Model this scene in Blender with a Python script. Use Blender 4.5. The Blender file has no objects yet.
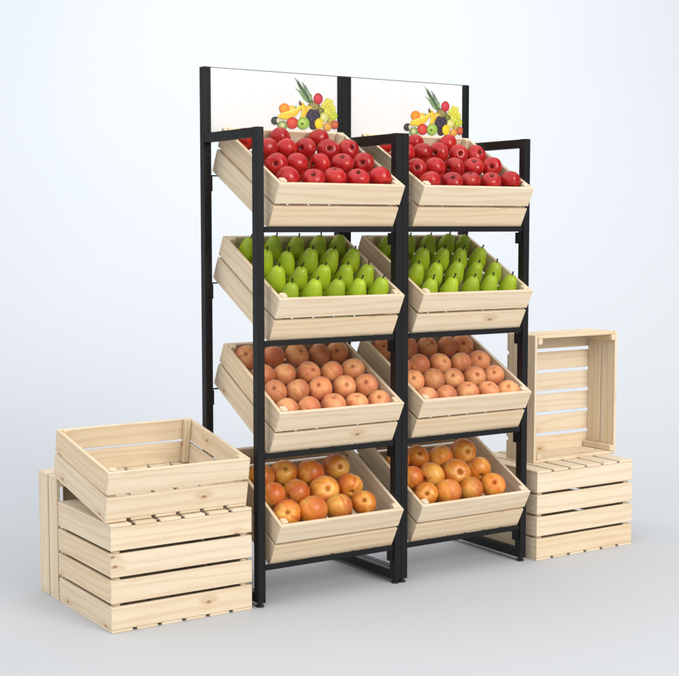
import bpy, bmesh, math, random
from mathutils import Vector, Matrix
random.seed(7)
SC = bpy.context.scene
COL = SC.collection
PI = math.pi

# ------------------------------------------------------------------ camera, light, exposure
CAM = Vector((-1.8952, -3.3361, 1.1110))
YAW, PITCH = 0.5779, 0.0836
cy_, sy_, cp_, sp_ = math.cos(YAW), math.sin(YAW), math.cos(PITCH), math.sin(PITCH)
FWD = Vector((sy_*cp_, cy_*cp_, -sp_)); RIGHT = Vector((cy_, -sy_, 0)); UP = RIGHT.cross(FWD)
cam_data = bpy.data.cameras.new('camera')
cam = bpy.data.objects.new('camera', cam_data); COL.objects.link(cam)
cam.matrix_world = Matrix.Translation(CAM) @ Matrix((RIGHT, UP, -FWD)).transposed().to_4x4()
cam_data.sensor_width = 36; cam_data.lens = 1342.94/679*36
cam_data.clip_start = 0.05; cam_data.clip_end = 200
SC.camera = cam

world = bpy.data.worlds.new("World"); SC.world = world; world.use_nodes = True
bg = world.node_tree.nodes['Background']
# studio ambience: added gradient, bright above and leftward, dim low so crate interiors darken
_wn, _wl = world.node_tree.nodes, world.node_tree.links
_tc = _wn.new('ShaderNodeTexCoord'); _mr = _wn.new('ShaderNodeMapRange')
_dot = _wn.new('ShaderNodeVectorMath'); _dot.operation = 'DOT_PRODUCT'; _dot.inputs[1].default_value = (-0.36, -0.05, 0.93)
_wl.new(_tc.outputs['Generated'], _dot.inputs[0]); _wl.new(_dot.outputs['Value'], _mr.inputs[0])
_mr.interpolation_type = 'SMOOTHSTEP'
_mr.inputs[1].default_value = 0.16; _mr.inputs[2].default_value = 0.72
_mr.inputs[3].default_value = 0.06; _mr.inputs[4].default_value = 1.62
_wl.new(_mr.outputs[0], bg.inputs[1])
bg.inputs[0].default_value = (0.925, 0.96, 1.0, 1)

def area(name, loc, target, size, power, color, size_y=None):
    l = bpy.data.lights.new(name, 'AREA'); l.energy = power; l.color = color
    l.shape = 'RECTANGLE'; l.size = size; l.size_y = size_y or size
    o = bpy.data.objects.new(name, l); COL.objects.link(o)
    o.location = loc
    o.rotation_euler = (Vector(target)-Vector(loc)).to_track_quat('-Z', 'Y').to_euler()
    return o
area('key_softbox', (1.5, -6.6, 3.6), (0.4, 0, 0.6), 2.6, 340, (1.0, 0.965, 0.91))
area('added_backdrop_light', (1.6, 2.8, 4.6), (3.6, 6.2, 2.1), 5.0, 138, (0.86, 0.925, 1.0), 1.2)  # unseen lamp added to brighten the backdrop with a bluish gradient

SC.view_settings.view_transform = 'Standard'
SC.view_settings.look = 'None'
SC.view_settings.exposure = 0.0
SC.view_settings.gamma = 1.0
SC.cycles.max_bounces = 6; SC.cycles.diffuse_bounces = 2
SC.cycles.use_denoising = True
SC.view_settings.exposure = -0.04

# ------------------------------------------------------------------ helpers
def link(name, mesh, mat=None, parent=None, smooth=False):
    o = bpy.data.objects.new(name, mesh); COL.objects.link(o)
    if mat is not None and not mesh.materials: mesh.materials.append(mat)
    if smooth:
        for p in mesh.polygons: p.use_smooth = True
    if parent is not None: o.parent = parent
    return o
def mesh_of(name, bm):
    me = bpy.data.meshes.new(name); bm.to_mesh(me); bm.free(); return me
def empty(name, matrix):
    o = bpy.data.objects.new(name, None); COL.objects.link(o)
    o.empty_display_size = 0.05; o.matrix_world = matrix; return o
def tag(o, label, cat, group=None):
    o['label'] = label; o['category'] = cat
    if group: o['group'] = group
    return o
def dup_tree(src, parent=None):
    c = src.copy(); COL.objects.link(c)
    if parent is not None: c.parent = parent
    for ch in list(src.children): dup_tree(ch, c)
    return c
def box(bm, x0, x1, y0, y1, z0, z1, bev=0.0012, seg=1, axis=None, rnd=None):
    """chamfered box; when axis is given, faces get grain-aligned UVs and a tint per board"""
    r = bmesh.ops.create_cube(bm, size=1.0)
    vs = r['verts']
    for v in vs:
        v.co = Vector(((x0+x1)/2+v.co.x*(x1-x0), (y0+y1)/2+v.co.y*(y1-y0), (z0+z1)/2+v.co.z*(z1-z0)))
    faces = set(f for v in vs for f in v.link_faces)
    if bev:
        es = list(set(e for f in faces for e in f.edges))
        b = bmesh.ops.bevel(bm, geom=es, offset=bev, segments=seg, affect='EDGES', profile=0.5)
        vv = set(v for f in b['faces'] for v in f.verts)
        faces = set(f for v in vv for f in v.link_faces)
    if axis is not None:
        uv = bm.loops.layers.uv.get('UVMap') or bm.loops.layers.uv.new('UVMap')
        tl = bm.loops.layers.color.get('tint') or bm.loops.layers.color.new('tint')
        du, dv, tn = rnd.uniform(0, 40), rnd.uniform(0, 40), rnd.random()
        for f in faces:
            n = f.normal if f.normal.length > 0 else Vector((0, 0, 1))
            f.normal_update(); n = f.normal
            na = max(range(3), key=lambda i: abs(n[i]))
            oth = [i for i in range(3) if i != axis]
            for lp in f.loops:
                c = lp.vert.co
                if na == axis:
                    lp[uv].uv = (c[oth[0]]*0.3+du, c[oth[1]]+dv)
                else:
                    k = [i for i in oth if i != na][0]
                    lp[uv].uv = (c[axis]+du, c[k]+dv+(0.13*na))
                lp[tl] = (tn, tn, tn, 1)
    return faces

# ------------------------------------------------------------------ materials
def new_mat(name):
    m = bpy.data.materials.new(name); m.use_nodes = True
    nt = m.node_tree; return m, nt, nt.nodes, nt.links, nt.nodes['Principled BSDF']
def ramp(N, stops, interp='LINEAR'):
    r = N.new('ShaderNodeValToRGB'); cr = r.color_ramp; cr.interpolation = interp
    while len(cr.elements) > 1: cr.elements.remove(cr.elements[-1])
    cr.elements[0].position = stops[0][0]; cr.elements[0].color = (*stops[0][1], 1)
    for p, c in stops[1:]:
        e = cr.elements.new(p); e.color = (*c, 1)
    return r
def mapping(N, L, src, scale):
    mp = N.new('ShaderNodeMapping'); mp.inputs['Scale'].default_value = scale
    L.new(src, mp.inputs['Vector']); return mp.outputs[0]
def mixc(N, L, fac, a, b, blend='MIX'):
    m = N.new('ShaderNodeMix'); m.data_type = 'RGBA'; m.blend_type = blend
    for s, v in ((m.inputs[0], fac), (m.inputs[6], a), (m.inputs[7], b)):
        if hasattr(v, 'is_linked') or hasattr(v, 'links'): L.new(v, s)
        elif isinstance(v, tuple): s.default_value = (*v, 1)
        else: s.default_value = v
    return m.outputs[2]
def noise(N, L, vec, scale, detail=3, rough=0.55, dist=0.0):
    n = N.new('ShaderNodeTexNoise'); n.inputs['Scale'].default_value = scale
    n.inputs['Detail'].default_value = detail; n.inputs['Roughness'].default_value = rough
    n.inputs['Distortion'].default_value = dist
    if vec is not None: L.new(vec, n.inputs['Vector'])
    return n.outputs['Fac']
def bump(N, L, h, strength, dist, b):
    bp = N.new('ShaderNodeBump'); bp.inputs['Strength'].default_value = strength; bp.inputs['Distance'].default_value = dist
    L.new(h, bp.inputs['Height']); L.new(bp.outputs[0], b.inputs['Normal'])
def mth(N, L, op, a, b=None):
    m = N.new('ShaderNodeMath'); m.operation = op
    for i, v in enumerate((a, b)):
        if v is None: continue
        if isinstance(v, (int, float)): m.inputs[i].default_value = v
        else: L.new(v, m.inputs[i])
    return m.outputs[0]

def wood_material():
    m, nt, N, L, b = new_mat('pale_pine')
    uv = N.new('ShaderNodeUVMap'); uv.uv_map = 'UVMap'
    U = uv.outputs[0]
    # sparse knots: voronoi cells on a grid stretched along the board
    vor = N.new('ShaderNodeTexVoronoi'); vor.voronoi_dimensions = '2D'; vor.inputs['Scale'].default_value = 1.0; vor.inputs['Randomness'].default_value = 1.0
    L.new(mapping(N, L, U, (5.0, 9.0, 1)), vor.inputs['Vector'])
    d = vor.outputs['Distance']
    knot = ramp(N, [(0.0, (1, 1, 1)), (0.022, (0.75,)*3), (0.055, (0.0,)*3)], 'EASE'); L.new(d, knot.inputs[0])
    halo = ramp(N, [(0.0, (1, 1, 1)), (0.24, (0, 0, 0))], 'EASE'); L.new(d, halo.inputs[0])
    # only some cells hold a knot
    sel = N.new('ShaderNodeSeparateColor'); L.new(vor.outputs['Color'], sel.inputs[0])
    on = mth(N, L, 'GREATER_THAN', sel.outputs[0], 0.58)
    kn = mth(N, L, 'MULTIPLY', knot.outputs[0], on)
    hl = mth(N, L, 'MULTIPLY', halo.outputs[0], on)
    # growth rings: cathedral grain, bent round the knots
    n1 = noise(N, L, mapping(N, L, U, (1.6, 20.0, 1)), 1.0, 2)
    sp = N.new('ShaderNodeSeparateXYZ'); L.new(U, sp.inputs[0])
    ph = mth(N, L, 'ADD', mth(N, L, 'MULTIPLY', sp.outputs[1], 210.0), mth(N, L, 'ADD', mth(N, L, 'MULTIPLY', n1, 17.0), mth(N, L, 'MULTIPLY', hl, 5.0)))
    ring = mth(N, L, 'ADD', mth(N, L, 'MULTIPLY', mth(N, L, 'SINE', ph), 0.5), 0.5)
    ring = mth(N, L, 'POWER', ring, 2.2)
    fib = noise(N, L, mapping(N, L, U, (14.0, 520.0, 1)), 1.0, 4, 0.65)
    cloud = noise(N, L, mapping(N, L, U, (5.0, 16.0, 1)), 1.0, 3)
    base = mixc(N, L, cloud, (0.86, 0.75, 0.585), (0.81, 0.675, 0.49))
    fr = ramp(N, [(0.35, (0, 0, 0)), (0.75, (1, 1, 1))]); L.new(fib, fr.inputs[0])
    c1 = mixc(N, L, mth(N, L, 'MULTIPLY', ring, 0.32), base, (0.60, 0.405, 0.225))
    c2 = mixc(N, L, mth(N, L, 'MULTIPLY', fr.outputs[0], 0.30), c1, (0.62, 0.44, 0.26))
    c3 = mixc(N, L, mth(N, L, 'MULTIPLY', hl, 0.42), c2, (0.58, 0.34, 0.16))
    c4 = mixc(N, L, mth(N, L, 'MULTIPLY', kn, 0.85), c3, (0.24, 0.10, 0.04))
    tint = N.new('ShaderNodeVertexColor'); tint.layer_name = 'tint'
    c5 = mixc(N, L, mth(N, L, 'MULTIPLY', tint.outputs[0], 0.8), c4, mixc(N, L, 1.0, c4, (0.97, 0.88, 0.76), 'MULTIPLY'))
    L.new(c5, b.inputs['Base Color'])
    b.inputs['Roughness'].default_value = 0.62; b.inputs['Specular IOR Level'].default_value = 0.3
    bump(N, L, mth(N, L, 'ADD', mth(N, L, 'MULTIPLY', fib, 0.7), mth(N, L, 'MULTIPLY', ring, 0.3)), 0.25, 0.0006, b)
    return m
WOOD = wood_material()

def steel_material():
    m, nt, N, L, b = new_mat('matte_black_steel')
    tc = N.new('ShaderNodeTexCoord')
    n = noise(N, L, tc.outputs['Object'], 900, 2)
    n2 = noise(N, L, tc.outputs['Object'], 14, 4)
    c = mixc(N, L, n2, (0.006, 0.0064, 0.0072), (0.010, 0.0105, 0.0115))
    L.new(c, b.inputs['Base Color'])
    rr = N.new('ShaderNodeMapRange'); rr.inputs[3].default_value = 0.38; rr.inputs[4].default_value = 0.55
    L.new(n2, rr.inputs[0]); L.new(rr.outputs[0], b.inputs['Roughness'])
    b.inputs['Specular IOR Level'].default_value = 0.24
    bump(N, L, n, 0.12, 0.0004, b)
    return m
STEEL = steel_material()
def plain(name, col, rough, spec=0.4):
    m, nt, N, L, b = new_mat(name)
    tc = N.new('ShaderNodeTexCoord')
    n = noise(N, L, tc.outputs['Object'], 30, 3)
    L.new(mixc(N, L, n, tuple(c*0.94 for c in col), tuple(min(1, c*1.05) for c in col)), b.inputs['Base Color'])
    b.inputs['Roughness'].default_value = rough; b.inputs['Specular IOR Level'].default_value = spec
    return m
RUBBER = plain('black_rubber', (0.012, 0.012, 0.013), 0.6)
PANEL = plain('white_panel', (0.86, 0.86, 0.86), 0.35)
ALU = plain('grey_edging', (0.22, 0.23, 0.24), 0.4)
STEM = plain('dry_stem', (0.07, 0.045, 0.022), 0.8)
PEARSTEM = plain('dark_pear_stem', (0.025, 0.018, 0.01), 0.8)

def printed():
    m, nt, N, L, b = new_mat('printed_ink')
    a = N.new('ShaderNodeVertexColor'); a.layer_name = 'ink'
    L.new(a.outputs[0], b.inputs['Base Color']); b.inputs['Roughness'].default_value = 0.4
    return m
INK = printed()

def apple_material():
    m, nt, N, L, b = new_mat('red_apple_skin')
    tc = N.new('ShaderNodeTexCoord'); O = tc.outputs['Object']
    inf = N.new('ShaderNodeObjectInfo')
    uv = N.new('ShaderNodeUVMap'); uv.uv_map = 'UVMap'
    st = noise(N, L, mapping(N, L, uv.outputs[0], (26, 1.6, 1)), 1.0, 3, 0.6)
    big = noise(N, L, O, 28, 2)
    c = mixc(N, L, st, (0.60, 0.012, 0.012), (0.24, 0.003, 0.007))
    br = ramp(N, [(0.45, (0, 0, 0)), (0.75, (1, 1, 1))]); L.new(big, br.inputs[0])
    c = mixc(N, L, mth(N, L, 'MULTIPLY', br.outputs[0], 0.55), c, (0.66, 0.065, 0.035))
    sp = N.new('ShaderNodeSeparateXYZ'); L.new(uv.outputs[0], sp.inputs[0])
    pit = ramp(N, [(0.03, (1, 1, 1)), (0.11, (0, 0, 0))], 'EASE'); L.new(sp.outputs[1], pit.inputs[0])
    c = mixc(N, L, mth(N, L, 'MULTIPLY', pit.outputs[0], 0.7), c, (0.09, 0.014, 0.006))
    vor = N.new('ShaderNodeTexVoronoi'); vor.inputs['Scale'].default_value = 260; L.new(O, vor.inputs['Vector'])
    dot = ramp(N, [(0.10, (1, 1, 1)), (0.17, (0, 0, 0))]); L.new(vor.outputs['Distance'], dot.inputs[0])
    c = mixc(N, L, mth(N, L, 'MULTIPLY', dot.outputs[0], 0.30), c, (0.72, 0.30, 0.20))
    hs = N.new('ShaderNodeHueSaturation'); L.new(c, hs.inputs['Color'])
    L.new(mth(N, L, 'ADD', 0.82, mth(N, L, 'MULTIPLY', inf.outputs['Random'], 0.36)), hs.inputs['Value'])
    L.new(hs.outputs[0], b.inputs['Base Color'])
    b.inputs['Roughness'].default_value = 0.28; b.inputs['Specular IOR Level'].default_value = 0.42
    bump(N, L, noise(N, L, O, 90, 3), 0.15, 0.001, b)
    return m
def pear_material():
    m, nt, N, L, b = new_mat('green_pear_skin')
    tc = N.new('ShaderNodeTexCoord'); O = tc.outputs['Object']; inf = N.new('ShaderNodeObjectInfo')
    big = noise(N, L, O, 22, 3)
    c = mixc(N, L, big, (0.25, 0.40, 0.010), (0.44, 0.54, 0.018))
    vor = N.new('ShaderNodeTexVoronoi'); vor.inputs['Scale'].default_value = 420; L.new(O, vor.inputs['Vector'])
    dot = ramp(N, [(0.12, (1, 1, 1)), (0.22, (0, 0, 0))]); L.new(vor.outputs['Distance'], dot.inputs[0])
    c = mixc(N, L, mth(N, L, 'MULTIPLY', dot.outputs[0], 0.35), c, (0.17, 0.24, 0.03))
    hs = N.new('ShaderNodeHueSaturation'); L.new(c, hs.inputs['Color'])
    L.new(mth(N, L, 'ADD', 0.85, mth(N, L, 'MULTIPLY', inf.outputs['Random'], 0.3)), hs.inputs['Value'])
    L.new(hs.outputs[0], b.inputs['Base Color'])
    b.inputs['Roughness'].default_value = 0.42
    bump(N, L, noise(N, L, O, 140, 3), 0.2, 0.001, b)
    return m
def stone_fruit(name, cols, rough, sheen, pit_k, cheek_k):
    m, nt, N, L, b = new_mat(name)
    tc = N.new('ShaderNodeTexCoord'); inf = N.new('ShaderNodeObjectInfo')
    off = N.new('ShaderNodeVectorMath'); off.operation = 'ADD'; L.new(tc.outputs['Object'], off.inputs[0])
    cmb = N.new('ShaderNodeCombineXYZ')
    for i in range(3): L.new(mth(N, L, 'MULTIPLY', inf.outputs['Random'], 7.0+i), cmb.inputs[i])
    L.new(cmb.outputs[0], off.inputs[1]); O = off.outputs[0]
    big = noise(N, L, O, 17, 3, 0.5, 0.6)
    br = ramp(N, [(0.36, (0, 0, 0)), (0.68, (1, 1, 1))], 'EASE'); L.new(big, br.inputs[0])
    c = mixc(N, L, br.outputs[0], cols[0], cols[1])
    uv = N.new('ShaderNodeUVMap'); uv.uv_map = 'UVMap'
    off2 = N.new('ShaderNodeVectorMath'); off2.operation = 'ADD'; L.new(mapping(N, L, uv.outputs[0], (9, 2.2, 1)), off2.inputs[0]); L.new(cmb.outputs[0], off2.inputs[1])
    med = noise(N, L, off2.outputs[0], 1.0, 4, 0.6, 0.5)
    spx = N.new('ShaderNodeSeparateXYZ'); L.new(uv.outputs[0], spx.inputs[0])
    pit = ramp(N, [(0.02, (1, 1, 1)), (0.085, (0, 0, 0))], 'EASE'); L.new(spx.outputs[1], pit.inputs[0])
    mr = ramp(N, [(0.50, (0, 0, 0)), (0.74, (1, 1, 1))], 'EASE'); L.new(med, mr.inputs[0])
    c = mixc(N, L, mth(N, L, 'MULTIPLY', mr.outputs[0], 0.7), c, cols[2])
    ob = N.new('ShaderNodeSeparateXYZ'); L.new(tc.outputs['Object'], ob.inputs[0])
    ck = ramp(N, [(0.42, (0, 0, 0)), (0.80, (1, 1, 1))], 'EASE')
    L.new(mth(N, L, 'ADD', mth(N, L, 'MULTIPLY', ob.outputs[1], 11.0), mth(N, L, 'ADD', mth(N, L, 'MULTIPLY', big, 0.9), mth(N, L, 'MULTIPLY', ob.outputs[2], -5.0))), ck.inputs[0])
    c = mixc(N, L, mth(N, L, 'MULTIPLY', ck.outputs[0], cheek_k), c, cols[2])
    c = mixc(N, L, mth(N, L, 'MULTIPLY', pit.outputs[0], pit_k), c, cols[3])
    fine = noise(N, L, O, 420, 2)
    fr = ramp(N, [(0.55, (0, 0, 0)), (0.75, (1, 1, 1))]); L.new(fine, fr.inputs[0])
    c = mixc(N, L, mth(N, L, 'MULTIPLY', fr.outputs[0], 0.25), c, cols[1])
    hs = N.new('ShaderNodeHueSaturation'); L.new(c, hs.inputs['Color'])
    L.new(mth(N, L, 'ADD', 0.84, mth(N, L, 'MULTIPLY', inf.outputs['Random'], 0.3)), hs.inputs['Value'])
    L.new(hs.outputs[0], b.inputs['Base Color'])
    b.inputs['Roughness'].default_value = rough
    b.inputs['Sheen Weight'].default_value = sheen; b.inputs['Sheen Tint'].default_value = (1, 0.85, 0.75, 1)
    bump(N, L, noise(N, L, O, 120, 3), 0.15, 0.001, b)
    return m
APPLE = apple_material(); PEAR = pear_material()
PEACH = stone_fruit('peach_skin', ((0.78, 0.275, 0.105), (0.90, 0.44, 0.17), (0.52, 0.105, 0.042), (0.16, 0.035, 0.012)), 0.5, 0.2, 0.5, 0.7)
NECT = stone_fruit('nectarine_skin', ((0.70, 0.205, 0.018), (0.90, 0.46, 0.085), (0.54, 0.060, 0.014), (0.10, 0.025, 0.006)), 0.38, 0.04, 0.45, 0.62)

# ------------------------------------------------------------------ the setting: a seamless studio sweep
def sweep_material():
    m, nt, N, L, b = new_mat('studio_paper')
    tc = N.new('ShaderNodeTexCoord')
    n = noise(N, L, tc.outputs['Object'], 1.3, 4); n2 = noise(N, L, tc.outputs['Object'], 160, 3)
    c = mixc(N, L, n, (0.520, 0.526, 0.538), (0.535, 0.541, 0.551))
    L.new(c, b.inputs['Base Color']); b.inputs['Roughness'].default_value = 0.75; b.inputs['Specular IOR Level'].default_value = 0.25
    bump(N, L, n2, 0.05, 0.0005, b)
    return m
SWEEP = sweep_material()
def sweep_strip(name, prof):
    bm = bmesh.new(); X = 16.0; prev = None
    for (d, z) in prof:
        row = [bm.verts.new((-X, d, z)), bm.verts.new((X, d, z))]
        if prev: bm.faces.new((prev[0], prev[1], row[1], row[0]))
        prev = row
    o = link(name, mesh_of(name, bm), SWEEP, smooth=True)
    o.rotation_euler = (0, 0, -YAW); o['kind'] = 'structure'
    return o
RAD, START = 4.5, 1.9
sweep_strip('floor', [(-9.0, 0.0), (START, 0.0)])
sweep_strip('backdrop', [(START+RAD*math.sin(a), RAD-RAD*math.cos(a)) for a in [PI/2*i/48 for i in range(49)]] + [(START+RAD, 9.0)])

# ------------------------------------------------------------------ crates
CL, CD, CH = 0.438, 0.385, 0.150      # 44 x 38.5 x 15 cm
def crate_meshes(seed):
    r = random.Random(seed); t = 0.011; M = []
    z = [(0.0084, 0.0725), (0.0815, 0.1455)]
    for y0 in (0.0, CD-t):
        bm = bmesh.new()
        for a, b_ in z: box(bm, 0, CL, y0, y0+t, a, b_, axis=0, rnd=r)
        M.append(('long_side', mesh_of('long_side', bm)))
    for x0 in (0.0, CL-t):
        bm = bmesh.new()
        for a, b_ in z: box(bm, x0, x0+t, t+0.0004, CD-t-0.0004, a, b_, axis=1, rnd=r)
        M.append(('short_side', mesh_of('short_side', bm)))
    bm = bmesh.new(); w, g = 0.0625, 0.0126
    for i in range(6): box(bm, i*(w+g), i*(w+g)+w, 0, CD, 0, 0.0078, axis=1, rnd=r)
    M.append(('slatted_base', mesh_of('slatted_base', bm)))
    k = 0.020
    for x0 in (t+0.0004, CL-t-k-0.0004):
        for y0 in (t+0.0004, CD-t-k-0.0004):
            bm = bmesh.new(); box(bm, x0, x0+k, y0, y0+k, 0.0102, CH, bev=0.002, axis=2, rnd=r)
            M.append(('corner_post', mesh_of('corner_post', bm)))
    return M
CRATE_SETS = [crate_meshes(s) for s in (11, 23, 37)]
crate_n = [0]
def crate(matrix, label, group):
    e = empty('wooden_crate', matrix); tag(e, label, 'crate', group)
    s = CRATE_SETS[crate_n[0] % 3]; crate_n[0] += 1
    for nm, me in s: link(nm, me, WOOD, e)
    return e
T = Matrix.Translation
def RX(a): return Matrix.Rotation(a, 4, 'X')
def RZ(a): return Matrix.Rotation(a, 4, 'Z')

# ------------------------------------------------------------------ display racks
W, PW, PD = 0.5098, 0.0245, 0.028
D, HF, HB = 0.348, 1.3897, 1.5887
TX, TY, TZ, DZ, TILT = 0.0462, -0.0502, 1.2289, 0.3278, 0.4821
RIM = 0.1455                                # height of the crate's rim above its base
ct, st = math.cos(TILT), math.sin(TILT)
def tube(name, parent, boxes, bev=0.0015, mat=None):
    bm = bmesh.new()
    for q in boxes: box(bm, *q, bev=bev, seg=2)
    return link(name, mesh_of(name, bm), mat or STEEL, parent)
def glide(parent, x, y):
    bm = bmesh.new()
    bmesh.ops.create_cone(bm, cap_ends=True, segments=24, radius1=0.0125, radius2=0.0115, depth=0.006, matrix=T((x, y, 0.003)))
    bmesh.ops.create_cone(bm, cap_ends=True, segments=16, radius1=0.006, radius2=0.006, depth=0.008, matrix=T((x, y, 0.0095)))
    link('foot_glide', mesh_of('foot_glide', bm), RUBBER, parent)
def build_rack():
    e = empty('display_rack', Matrix())
    for x0 in (0.0, W-PW):
        x1 = x0+PW; xs = x0+0.0003; xe = x1-0.0003
        tube('front_post', e, [(xs, xe, 0, PD, 0.0125, HF)])
        tube('top_arm', e, [(xs+0.0005, xe-0.0005, PD+0.0003, D-0.0286, HF-0.0285, HF-0.0006)])
        tube('base_arm', e, [(xs+0.0005, xe-0.0005, PD+0.0003, 0.395, 0.0128, 0.0408)])
        glide(e, x0+PW/2, PD/2+0.001); glide(e, x0+PW/2, 0.378)
        # rear upright: channel with a punched front face
        y0, y1, zb, zt = D-0.028, D, 0.0412, HB
        sl = 0.0085; xm = (xs+xe)/2
        q = [(xs, xe, y0+0.0022, y1, zb, zt)]
        bm = bmesh.new(); box(bm, *q[0], bev=0.001)
        def fl(a0, a1, z0, z1): box(bm, a0, a1, y0, y0+0.0020, z0, z1, bev=0)
        fl(xs, xm-sl/2, zb, zt); fl(xm+sl/2, xe, zb, zt)
        pitch, sh = 0.020, 0.0125; z = zb
        while z < zt:
            fl(xm-sl/2+0.00005, xm+sl/2-0.00005, z, min(zt, z+pitch-sh)); z += pitch
        link('rear_upright', mesh_of('rear_upright', bm), STEEL, e)
    for i in range(4):
        tz = TZ-i*DZ
        zf = tz-RIM*ct                           # lower front edge of the crate
        r = tube('front_rail', e, [(PW+0.0022, W-PW-0.0022, 0.0035, 0.0112, zf-0.0090, zf+0.0076),
                                   (PW+0.0022, W-PW-0.0022, 0.0114, 0.0265, zf-0.0088, zf-0.0014)], 0.0008)
        for xa in (PW+0.0001, W-PW-0.0026):
            tube('hook_plate', r, [(xa, xa+0.0025, 0.0090, 0.0400, zf-0.048, zf-0.012)], 0.0004)
        yb = D-0.0245
        zr = zf+(yb+0.012-(TY+RIM*st))*math.tan(TILT)
        for xa, xb, xt in ((PW+0.0001, PW+0.0055, PW+0.038), (W-PW-0.0055, W-PW-0.0001, W-PW-0.038)):
            bm = bmesh.new()
            box(bm, xa, xb, yb, yb+0.021, zr-0.052, zr-0.0065, bev=0.0006)
            box(bm, min(xa, xt), max(xb, xt), yb+0.012, yb+0.021, zr-0.0062, zr-0.0022, bev=0.0004)
            link('support_bracket', mesh_of('support_bracket', bm), STEEL, e)
    p = tube('header_panel', e, [(PW+0.0004, W-PW-0.0004, D-0.0215, D-0.009, HF+0.004, HB-0.0016)], 0.0006, PANEL)
    printed_picture(p, D-0.0215)
    tube('panel_edge', p, [(PW+0.0004, W-PW-0.0004, D-0.0222, D-0.0085, HB-0.0014, HB+0.0006), (PW+0.0004, W-PW-0.0004, D-0.0222, D-0.0085, HF+0.0015, HF+0.0037)], 0.0004, ALU)
    return e

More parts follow.
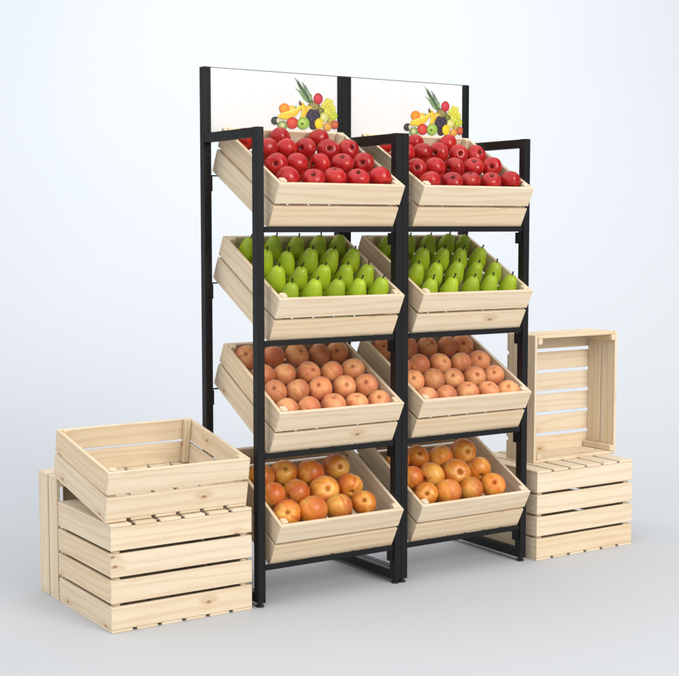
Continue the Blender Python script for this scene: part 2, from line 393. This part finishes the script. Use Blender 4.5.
# ---- the printed fruit picture on the header panel (flat print)
def printed_picture(parent, yf):
    bm = bmesh.new(); cl = bm.loops.layers.color.new('ink'); layer = [0]
    def P(px, py):
        return (0.4948-(598-px)*0.0004403-0.0102, 1.594-(py-45)*0.0003754-(598-px)*1.82e-5-0.004)
    def lin(c): return tuple(v/255 for v in c)
    def put(outline, c_in, c_out, ctr=None):
        layer[0] += 1; y = yf-0.0003-layer[0]*0.000025
        pts = [P(*q) for q in outline]
        if ctr is None: cx = sum(q[0] for q in pts)/len(pts); cz = sum(q[1] for q in pts)/len(pts)
        else: cx, cz = P(*ctr)
        c = bm.verts.new((cx, y, cz)); vs = [bm.verts.new((a, y, b_)) for a, b_ in pts]
        n = len(vs); A, B = lin(c_in), lin(c_out)
        for i in range(n):
            f = bm.faces.new((c, vs[i], vs[(i+1) % n]))
            for lp in f.loops: lp[cl] = ((*A, 1) if lp.vert is c else (*B, 1))
    def disc(x, y, r, ci, co, ry=None, n=28, hl=True):
        ry = (ry or r)*1.10; r = r*1.10
        put([(x+r*math.cos(2*PI*i/n), y+ry*math.sin(2*PI*i/n)) for i in range(n)], ci, co, (x-r*0.25, y-ry*0.3))
    def leaf(x0, y0, x1, y1, w, ci, co):
        dx, dy = x1-x0, y1-y0; l = math.hypot(dx, dy); nx, ny = -dy/l*w, dx/l*w
        put([(x0-nx*.7, y0-ny*.7), (x0+dx*.4-nx, y0+dy*.4-ny), (x1, y1), (x0+dx*.4+nx, y0+dy*.4+ny), (x0+nx*.7, y0+ny*.7)], ci, co)
    def crescent(a, b_, c, w, ci, co, n=14):
        up, dn = [], []
        for i in range(n+1):
            t = i/n; q = [(1-t)**2*a[k]+2*t*(1-t)*b_[k]+t*t*c[k] for k in (0, 1)]
            d = [2*(1-t)*(b_[k]-a[k])+2*t*(c[k]-b_[k]) for k in (0, 1)]; l = math.hypot(*d)
            ww = w*(0.25+0.75*math.sin(PI*min(max(t, .04), .96))**0.6)
            up.append((q[0]-d[1]/l*ww, q[1]+d[0]/l*ww)); dn.append((q[0]+d[1]/l*ww, q[1]-d[0]/l*ww))
        layer[0] += 1; y = yf-0.0003-layer[0]*0.000025; A, B = lin(ci), lin(co)
        U = [bm.verts.new((P(*q)[0], y, P(*q)[1])) for q in up]; Dn = [bm.verts.new((P(*q)[0], y, P(*q)[1])) for q in dn]
        for i in range(n):
            f = bm.faces.new((U[i], U[i+1], Dn[i+1], Dn[i]))
            for lp in f.loops: lp[cl] = (*B, 1) if lp.vert in U else (*A, 1)
    rr = random.Random(5)
    # crown of the pineapple
    for (tx, ty) in [(300, 215), (345, 170), (272, 190), (236, 150), (322, 122), (292, 92), (256, 78), (232, 66), (250, 112), (378, 200)]:
        g = rr.randint(-18, 18)
        leaf(368+rr.randint(-14, 14), 272, tx, ty, 16, (176+g, 200+g, 150), (84+g, 116+g, 78))
    leaf(372, 276, 236, 68, 10, (92, 112, 84), (48, 74, 50))
    disc(398, 322, 52, (176, 160, 96), (104, 92, 52), 56)
    for k in range(14):
        disc(365+rr.random()*66, 285+rr.random()*60, 9, (196, 186, 120), (120, 110, 66), n=6)
    leaf(436, 350, 462, 300, 18, (70, 86, 50), (34, 50, 30))
    disc(433, 242, 36, (232, 84, 92), (176, 26, 46), 42); leaf(433, 208, 438, 190, 6, (150, 80, 60), (130, 50, 50))
    for k in range(52):                           # pale grapes
        a, q = rr.random()*2*PI, math.sqrt(rr.random())
        disc(508+q*58*math.cos(a), 326+q*76*math.sin(a), 17, (244, 240, 120), (206, 196, 50), n=14)
    disc(455, 345, 26, (150, 150, 80), (96, 100, 48)); disc(350, 330, 30, (236, 214, 110), (200, 160, 50)); disc(540, 430, 28, (206, 190, 90), (150, 120, 50)); disc(390, 470, 30, (90, 70, 60), (56, 40, 40))
    disc(205, 335, 32, (250, 226, 120), (226, 180, 60))
    disc(147, 325, 39, (252, 176, 60), (232, 126, 22))
    leaf(238, 340, 244, 300, 9, (140, 170, 70), (90, 130, 40))
    disc(562, 385, 33, (226, 226, 90), (176, 190, 50)); disc(558, 378, 6, (120, 130, 50), (150, 160, 60), n=8)
    crescent((92, 392), (215, 420), (292, 292), 24, (252, 226, 84), (226, 176, 40))
    crescent((110, 372), (200, 372), (282, 310), 16, (253, 234, 110), (236, 196, 60))
    crescent((282, 400), (338, 370), (292, 276), 22, (252, 222, 76), (226, 172, 36))
    leaf(286, 300, 270, 256, 10, (120, 96, 56), (66, 52, 36))
    disc(480, 398, 36, (236, 234, 150), (196, 196, 92)); disc(478, 400, 12, (250, 246, 200), (220, 220, 140), n=12)
    for k in range(40):                           # dark grapes
        a, q = rr.random()*2*PI, math.sqrt(rr.random())
        zz = q*62*math.sin(a)
        disc(388+q*56*math.cos(a)*(1-max(0, zz)/110), 405+zz, 18, (96, 84, 104), (34, 26, 38), n=14)
    disc(70, 426, 30, (84, 84, 78), (36, 38, 36)); disc(92, 426, 13, (236, 232, 214), (190, 182, 150), 20, n=14)
    disc(130, 466, 36, (206, 214, 150), (104, 122, 52)); disc(130, 466, 14, (240, 240, 206), (190, 204, 120), n=12)
    disc(212, 446, 44, (236, 104, 78), (190, 36, 34))
    disc(510, 478, 33, (240, 196, 92), (206, 130, 60)); disc(575, 462, 32, (226, 130, 84), (176, 60, 44))
    disc(435, 452, 33, (252, 232, 60), (226, 190, 20), 42)
    disc(303, 448, 46, (206, 226, 122), (132, 172, 52)); disc(294, 454, 13, (70, 84, 30), (130, 160, 60), n=12)
    link('printed_picture', mesh_of('printed_picture', bm), INK, parent)

rack_a = build_rack()
tag(rack_a, 'matte black steel display rack standing next to the stack of three crates', 'display rack', 'pair of steel racks')
rack_b = dup_tree(rack_a); rack_b.location = (W, 0, 0)
tag(rack_b, 'matte black steel display rack standing beside the crate set on end', 'display rack', 'pair of steel racks')

# ------------------------------------------------------------------ fruit
def lathe_mesh(name, fn, nt=44, npf=34, mat=None):
    """closed body from fn(phi, theta) -> point; uv = (theta, phi)"""
    bm = bmesh.new(); uvl = bm.loops.layers.uv.new('UVMap')
    top = bm.verts.new(fn(0.0, 0.0)); bot = bm.verts.new(fn(PI, 0.0)); rows = []
    for i in range(1, npf):
        ph = PI*i/npf
        rows.append([bm.verts.new(fn(ph, 2*PI*j/nt)) for j in range(nt)])
    def face(vs, uvs):
        f = bm.faces.new(vs); f.smooth = True
        for lp, q in zip(f.loops, uvs): lp[uvl].uv = q
    for j in range(nt):
        k = (j+1) % nt; a, b_ = j/nt, (j+1)/nt
        face((top, rows[0][j], rows[0][k]), ((a, 0), (a, 1/npf), (b_, 1/npf)))
        for i in range(len(rows)-1):
            p, q = (i+1)/npf, (i+2)/npf
            face((rows[i][j], rows[i+1][j], rows[i+1][k], rows[i][k]), ((a, p), (a, q), (b_, q), (b_, p)))
        face((rows[-1][k], rows[-1][j], bot), ((b_, 1-1/npf), (a, 1-1/npf), (a, 1)))
    me = mesh_of(name, bm); me.materials.append(mat); return me
def tube_mesh(name, pts, radii, mat, n=8):
    bm = bmesh.new(); rows = []
    for (p, r) in zip(pts, radii):
        rows.append([bm.verts.new((p[0]+r*math.cos(2*PI*j/n), p[1]+r*math.sin(2*PI*j/n), p[2])) for j in range(n)])
    for a, b_ in zip(rows, rows[1:]):
        for j in range(n): bm.faces.new((a[j], a[(j+1) % n], b_[(j+1) % n], b_[j]))
    bm.faces.new(rows[-1]); bm.faces.new(rows[0][::-1])
    me = mesh_of(name, bm); me.materials.append(mat)
    for p in me.polygons: p.use_smooth = True
    return me
def apple_fn(s):
    r = random.Random(s); k = [r.uniform(0, 6.28) for _ in range(4)]; R = 0.0345*r.uniform(0.97, 1.04); sq = r.uniform(0.88, 0.95)
    def fn(ph, th):
        rho = R*math.sin(ph)*(1+0.07*math.cos(ph)); z = R*sq*math.cos(ph)
        rho *= 1+0.030*math.cos(5*th+k[0])*(0.45-math.cos(ph)*0.55)+0.03*math.cos(2*th+k[1])+0.015*math.cos(3*th+k[3]+ph)
        z -= 0.24*R*math.exp(-(rho/(0.155*R))**2)+0.10*R*math.exp(-(rho/(0.42*R))**2) if ph < PI/2 else -0.22*R*math.exp(-(rho/(0.25*R))**2)
        z += 0.03*R*math.cos(th+k[2])*math.sin(ph)
        return (rho*math.cos(th), rho*math.sin(th), z)
    return fn, R*sq*0.62
def peach_fn(s, R0, deep):
    r = random.Random(s); k = [r.uniform(0, 6.28) for _ in range(4)]; R = R0*r.uniform(0.97, 1.04); sq = r.uniform(0.92, 0.98)
    def fn(ph, th):
        rho = R*math.sin(ph)*(1+0.03*math.cos(ph)); z = R*sq*math.cos(ph)
        t = (th+PI) % (2*PI)-PI
        rho *= 1-0.085*math.exp(-(t/0.15)**2)*math.sin(ph)**0.5+0.02*math.cos(2*th+k[1])+0.012*math.cos(3*th+k[2]+2*ph)
        if ph < PI/2: z -= (deep+0.12)*R*math.exp(-(rho/(0.115*R))**2)+0.12*R*math.exp(-(rho/(0.40*R))**2)
        else: z -= 0.03*R*math.exp(-(rho/(0.12*R))**2)
        return (rho*math.cos(th), rho*math.sin(th), z)
    return fn
PROF = [(0.0, 0.0), (0.0012, 0.0095), (0.0052, 0.0180), (0.0130, 0.0262), (0.0230, 0.0302), (0.0330, 0.0310), (0.0430, 0.0300), (0.0520, 0.0278), (0.0600, 0.0253), (0.0680, 0.0226), (0.0750, 0.0197), (0.0805, 0.0161), (0.0840, 0.0118), (0.0860, 0.0066), (0.0866, 0.0028), (0.0858, 0.0)]
def pear_fn(s):
    r = random.Random(s); k = [r.uniform(0, 6.28) for _ in range(3)]; sc = r.uniform(0.97, 1.05); bend = r.uniform(0.0, 0.004)
    def fn(ph, th):
        u = (1-ph/PI)*(len(PROF)-1); i = min(int(u), len(PROF)-2); f = u-i
        def g(j): return PROF[max(0, min(len(PROF)-1, j))]
        a, b_, c, d = g(i-1), g(i), g(i+1), g(i+2)
        q = [0.5*(2*b_[m]+(c[m]-a[m])*f+(2*a[m]-5*b_[m]+4*c[m]-d[m])*f*f+(3*b_[m]-a[m]-3*c[m]+d[m])*f**3) for m in (0, 1)]
        z, rho = q[0]*sc, max(0, q[1])*sc*(1+0.02*math.cos(2*th+k[0])+0.012*math.cos(3*th+k[1]))
        return (rho*math.cos(th)+bend*(z/0.09)**2*math.cos(k[2]), rho*math.sin(th)+bend*(z/0.09)**2*math.sin(k[2]), z-0.0866)
    return fn
AP = [apple_fn(s) for s in (1, 2, 3, 4)]
APPLES = [(lathe_mesh('apple', f, nt=44, npf=36, mat=APPLE), zz) for f, zz in AP]
PEACHES = [lathe_mesh('peach', peach_fn(s, 0.0374, 0.12), mat=PEACH) for s in (5, 6, 7, 8)]
NECTS = [lathe_mesh('nectarine', peach_fn(s, R0, 0.20), mat=NECT) for s, R0 in ((9, 0.0418), (10, 0.0418), (11, 0.0420), (12, 0.0420))]
PEARS = [lathe_mesh('pear', pear_fn(s), nt=30, npf=34, mat=PEAR) for s in (13, 14, 15, 16)]
ASTEM = tube_mesh('stem', [(0, 0, -0.004), (0.0006, 0, 0.004), (0.0018, 0.0004, 0.011), (0.0024, 0.0006, 0.0125)], [0.0010, 0.0010, 0.0013, 0.0014], STEM)
PSTEM = tube_mesh('stem', [(0, 0, -0.005), (0.0004, 0, 0.003), (0.0016, 0.0004, 0.009), (0.0026, 0.0006, 0.0138)], [0.0028, 0.0023, 0.0025, 0.0033], PEARSTEM)

# rows from the front of the crate, each from the right: (across, depth, where the stem pit faces: sideways, upwards | None)
A_ROWS = [[(0.392, 0.07, None), (0.304, 0.059, (0.05, 0.7)), (0.222, 0.061, (0, 0.9)), (0.142, 0.05, (0.05, 0.5)), (0.057, 0.052, None)],
          [(0.39, 0.172, (-0.08, 0)), (0.312, 0.169, (0, 0.7)), (0.228, 0.16, (-0.8, -0.1)), (0.143, 0.151, None), (0.068, 0.147, (0, 0))],
          [(0.39, 0.265, (0.5, 0.3)), (0.316, 0.266, (0.2, 0.05)), (0.235, 0.268, (-0.5, 0)), (0.165, 0.262, None), (0.091, 0.252, None), (0.048, 0.32, None)],
          [(0.322, 0.34, None), (0.183, 0.34, None)]]
P_ROWS = [[(0.392, 0.068), (0.312, 0.066), (0.23, 0.061), (0.153, 0.065), (0.068, 0.06)],
          [(0.393, 0.155), (0.312, 0.152), (0.234, 0.154), (0.15, 0.153), (0.068, 0.147)],
          [(0.396, 0.249), (0.318, 0.251), (0.242, 0.252), (0.157, 0.249), (0.081, 0.25)],
          [(0.396, 0.34), (0.324, 0.341), (0.241, 0.339), (0.159, 0.339), (0.066, 0.331)]]
H_ROWS = [[(0.382, 0.048, (-0.1, 0.6)), (0.301, 0.051, (0, 0.85)), (0.219, 0.054, (0, 0.85)), (0.131, 0.05, None), (0.051, 0.048, None)],
          [(0.388, 0.139, (-0.1, 0.4)), (0.308, 0.14, (0.2, 0.3)), (0.219, 0.139, (-0.2, 0.45)), (0.14, 0.141, None), (0.062, 0.142, (-0.1, 0.45))],
          [(0.39, 0.228, (-0.1, 0.4)), (0.309, 0.225, None), (0.227, 0.229, (0.5, 0.4)), (0.14, 0.23, None), (0.064, 0.229, None)],
          [(0.39, 0.329, (0, 0.25)), (0.321, 0.326, None), (0.239, 0.33, (0.5, 0.5)), (0.153, 0.33, None), (0.059, 0.335, (0.15, 0.4))]]
N_ROWS = [[(0.336, 0.070, (0, .4), 0.97), (0.242, 0.067, None, 0.97), (0.147, 0.066, None, 1.08), (0.062, 0.070, (.05, .2), 0.97)],
          [(0.335, 0.158, (.2, -.5), 1.0), (0.236, 0.150, (.3, .25), 1.14), (0.138, 0.154, (-.65, -.2), 1.09), (0.060, 0.158, None, 1.0)],
          [(0.340, 0.255, (.35, .1), 1.04), (0.234, 0.240, None, 1.09), (0.148, 0.256, (.2, .5), 0.99), (0.066, 0.250, None, 1.0)]]
ORD = ['rightmost', 'second from the right', 'third from the right', 'fourth from the right', 'fifth from the right', 'sixth from the right']
LAST = 'leftmost'
ROWN = {4: ['front row', 'second row', 'third row', 'back row'], 3: ['front row', 'middle row', 'back row']}
rf = random.Random(99)
def axis_rot(axis, spin):
    return axis.to_track_quat('Z', 'Y').to_matrix().to_4x4() @ RZ(spin)
def odd(k=1.0): return Matrix.Diagonal((k*rf.uniform(.95, 1.06), k*rf.uniform(.95, 1.05), k*rf.uniform(.94, 1.04), 1))
def fruit_label(kind, rows, r, k, side):
    n = len(rows[r]); o = LAST if k == n-1 else ORD[k]
    return f'{kind}, {o} in the {ROWN[len(rows)][r]} of the {side} rack'
def fill(tray_m, rack_i):
    side = ('left', 'right')[rack_i]
    for lvl, (rows, kind) in enumerate(((A_ROWS, 'apple'), (P_ROWS, 'pear'), (H_ROWS, 'peach'), (N_ROWS, 'nectarine'))):
        m = tray_m[lvl]
        for r, row in enumerate(rows):
            for k, q in enumerate(row):
                x, y = q[0], q[1]
                if kind == 'pear':
                    p = m @ Vector((x, y, RIM+0.020+rf.uniform(-0.002, 0.002)))
                    ax = (m.to_3x3() @ Vector((rf.uniform(-.03, .09), rf.uniform(-.04, .06), 1))).normalized()
                    o = link('pear', rf.choice(PEARS)); o.matrix_world = T(p) @ axis_rot(ax, rf.uniform(0, 6.28)) @ Matrix.Diagonal((0.93*rf.uniform(.98, 1.02), 0.93*rf.uniform(.98, 1.02), rf.uniform(.98, 1.01), 1))
                    s = link('stem', PSTEM, None, o); s.location = (0, 0, 0)
                    s.rotation_euler = (rf.uniform(-.2, .2), rf.uniform(-.2, .2), rf.uniform(0, 6))
                    tag(o, fruit_label('green pear', rows, r, k, side), 'pear', 'green pears in the crates'); continue
                h = {'apple': -0.010, 'peach': -0.025, 'nectarine': -0.015}[kind]
                p = m @ Vector((x, y, RIM+h))
                if q[2] is None:
                    ax = Vector((rf.uniform(-.5, .5), 0.8, rf.uniform(0.5, 1.3))).normalized()
                    fx = (-FWD - ax*(-FWD).dot(ax)).normalized()      # the crease or best cheek faces forward
                    rot = Matrix((fx, ax.cross(fx), ax)).transposed().to_4x4() @ RZ(rf.uniform(-0.7, 0.7))
                else:
                    a, b_ = q[2]; d = min(0.98, math.hypot(a, b_))
                    ax = (RIGHT*a + UP*b_ - FWD*math.sqrt(1-d*d)).normalized()
                    rot = axis_rot(ax, rf.uniform(0, 6.28))
                if kind == 'apple':
                    me, zz = rf.choice(APPLES)
                    o = link('apple', me); s = link('stem', ASTEM, None, o); s.location = (0, 0, zz)
                    s.rotation_euler = (rf.uniform(-.3, .3), rf.uniform(-.3, .3), 0)
                    tag(o, fruit_label('red apple', rows, r, k, side), 'apple', 'red apples in the crates')
                elif kind == 'peach':
                    o = link('peach', rf.choice(PEACHES)); tag(o, fruit_label('pinkish peach', rows, r, k, side), 'peach', 'peaches in the crates')
                else:
                    o = link('nectarine', rf.choice(NECTS)); tag(o, fruit_label('large orange nectarine', rows, r, k, side), 'nectarine', 'nectarines in the crates')
                o.matrix_world = T(p) @ rot @ odd(q[3] if len(q) > 3 else 1.0)

LOW = {'apple': (APPLES, -0.062, 'red apple'), 'pear': (PEARS, -0.035, 'green pear'), 'peach': (PEACHES, -0.078, 'pinkish peach'), 'nectarine': (NECTS, -0.072, 'orange nectarine')}
def underlayer(tray_m, rack_i):
    side = ('left', 'right')[rack_i]
    for lvl, (rows, kind) in enumerate(((A_ROWS, 'apple'), (P_ROWS, 'pear'), (H_ROWS, 'peach'), (N_ROWS, 'nectarine'))):
        m = tray_m[lvl]; meshes, h, word = LOW[kind]
        for r in range(len(rows)-1):
            n = min(len(rows[r]), len(rows[r+1])) - 1
            back = kind == 'apple' and r == 2
            spots = [(0.365, 0.318), (0.262, 0.322), (0.112, 0.312)] if back else None
            if back: n = len(spots)
            for k in range(n):
                c = [spots[k]]*4 if back else [rows[r][k], rows[r][k+1], rows[r+1][k], rows[r+1][k+1]]
                x = sum(q[0] for q in c)/4; y = sum(q[1] for q in c)/4
                p = m @ Vector((x, y, RIM+h)); me = rf.choice(meshes); me = me[0] if isinstance(me, tuple) else me
                o = link(kind, me)
                ax = Vector((rf.uniform(-.4, .4), rf.uniform(-.2, .5), 1)).normalized() if kind != 'pear' else (m.to_3x3() @ Vector((rf.uniform(-.1, .1), rf.uniform(-.1, .1), 1))).normalized()
                o.matrix_world = T(p) @ axis_rot(ax, rf.uniform(0, 6.28)) @ odd(0.98)
                if kind == 'pear': link('stem', PSTEM, None, o)
                w = LAST if k == n-1 else ORD[k]
                tag(o, f'{word} in the lower layer, {w} under the {("front", "second", "third")[r]} row, {side} rack', kind, f'lower layer of {kind}s')

KINDS = ['red apples', 'green pears', 'pinkish peaches', 'large orange nectarines']
SHELF = ['top', 'second', 'third', 'bottom']
for rk in (0, 1):
    mats = []
    for i in range(4):
        m = T((TX+rk*W, TY+RIM*st, TZ-i*DZ-RIM*ct)) @ RX(TILT)
        crate(m, f'tilted pale wood crate of {KINDS[i]} on the {SHELF[i]} shelf of the {("left", "right")[rk]} rack', 'crates of fruit on the racks')
        mats.append(m)
    fill(mats, rk)
    underlayer(mats, rk)

# ------------------------------------------------------------------ loose crates either side
G = 'empty crates beside the racks'
LX, LY = -0.4572, 0.0046
crate(T((LX, LY, 0.0)), 'empty pale wood crate on the floor at the bottom of the left stack', G)
crate(T((LX, LY+CD, 0.3004)) @ RX(PI), 'upturned pale wood crate between the tilted crate and the bottom one', G)
up_m = T((LX-0.001, LY+CD+0.002+CH, 0.0)) @ RX(PI/2)      # standing on its long edge behind the stack, mouth to the stack
crate(up_m @ Matrix.Diagonal((1, 0.965, 1, 1)), 'pale wood crate stood on its long edge behind the left stack', G)
crate(T((-0.4627, 0.0268, 0.3020)) @ RX(0.188), 'empty tilted pale wood crate lying open on top of the left stack', G)
RX0, RY0 = 1.0486, -0.0204
crate(T((RX0, RY0, 0.0)), 'empty pale wood crate on the floor at the bottom of the right stack', G)
crate(T((RX0, RY0+CD, 0.3004)) @ RX(PI), 'upturned pale wood crate under the crate that stands on end', G)
SX, SY = 1.1377, 0.0956
stand = Matrix(((0, 1, 0, SX), (0, 0, -1, SY+CH), (-1, 0, 0, 0.3006+CL), (0, 0, 0, 1)))
crate(stand, 'empty pale wood crate stood on end, its open mouth facing forward', G)
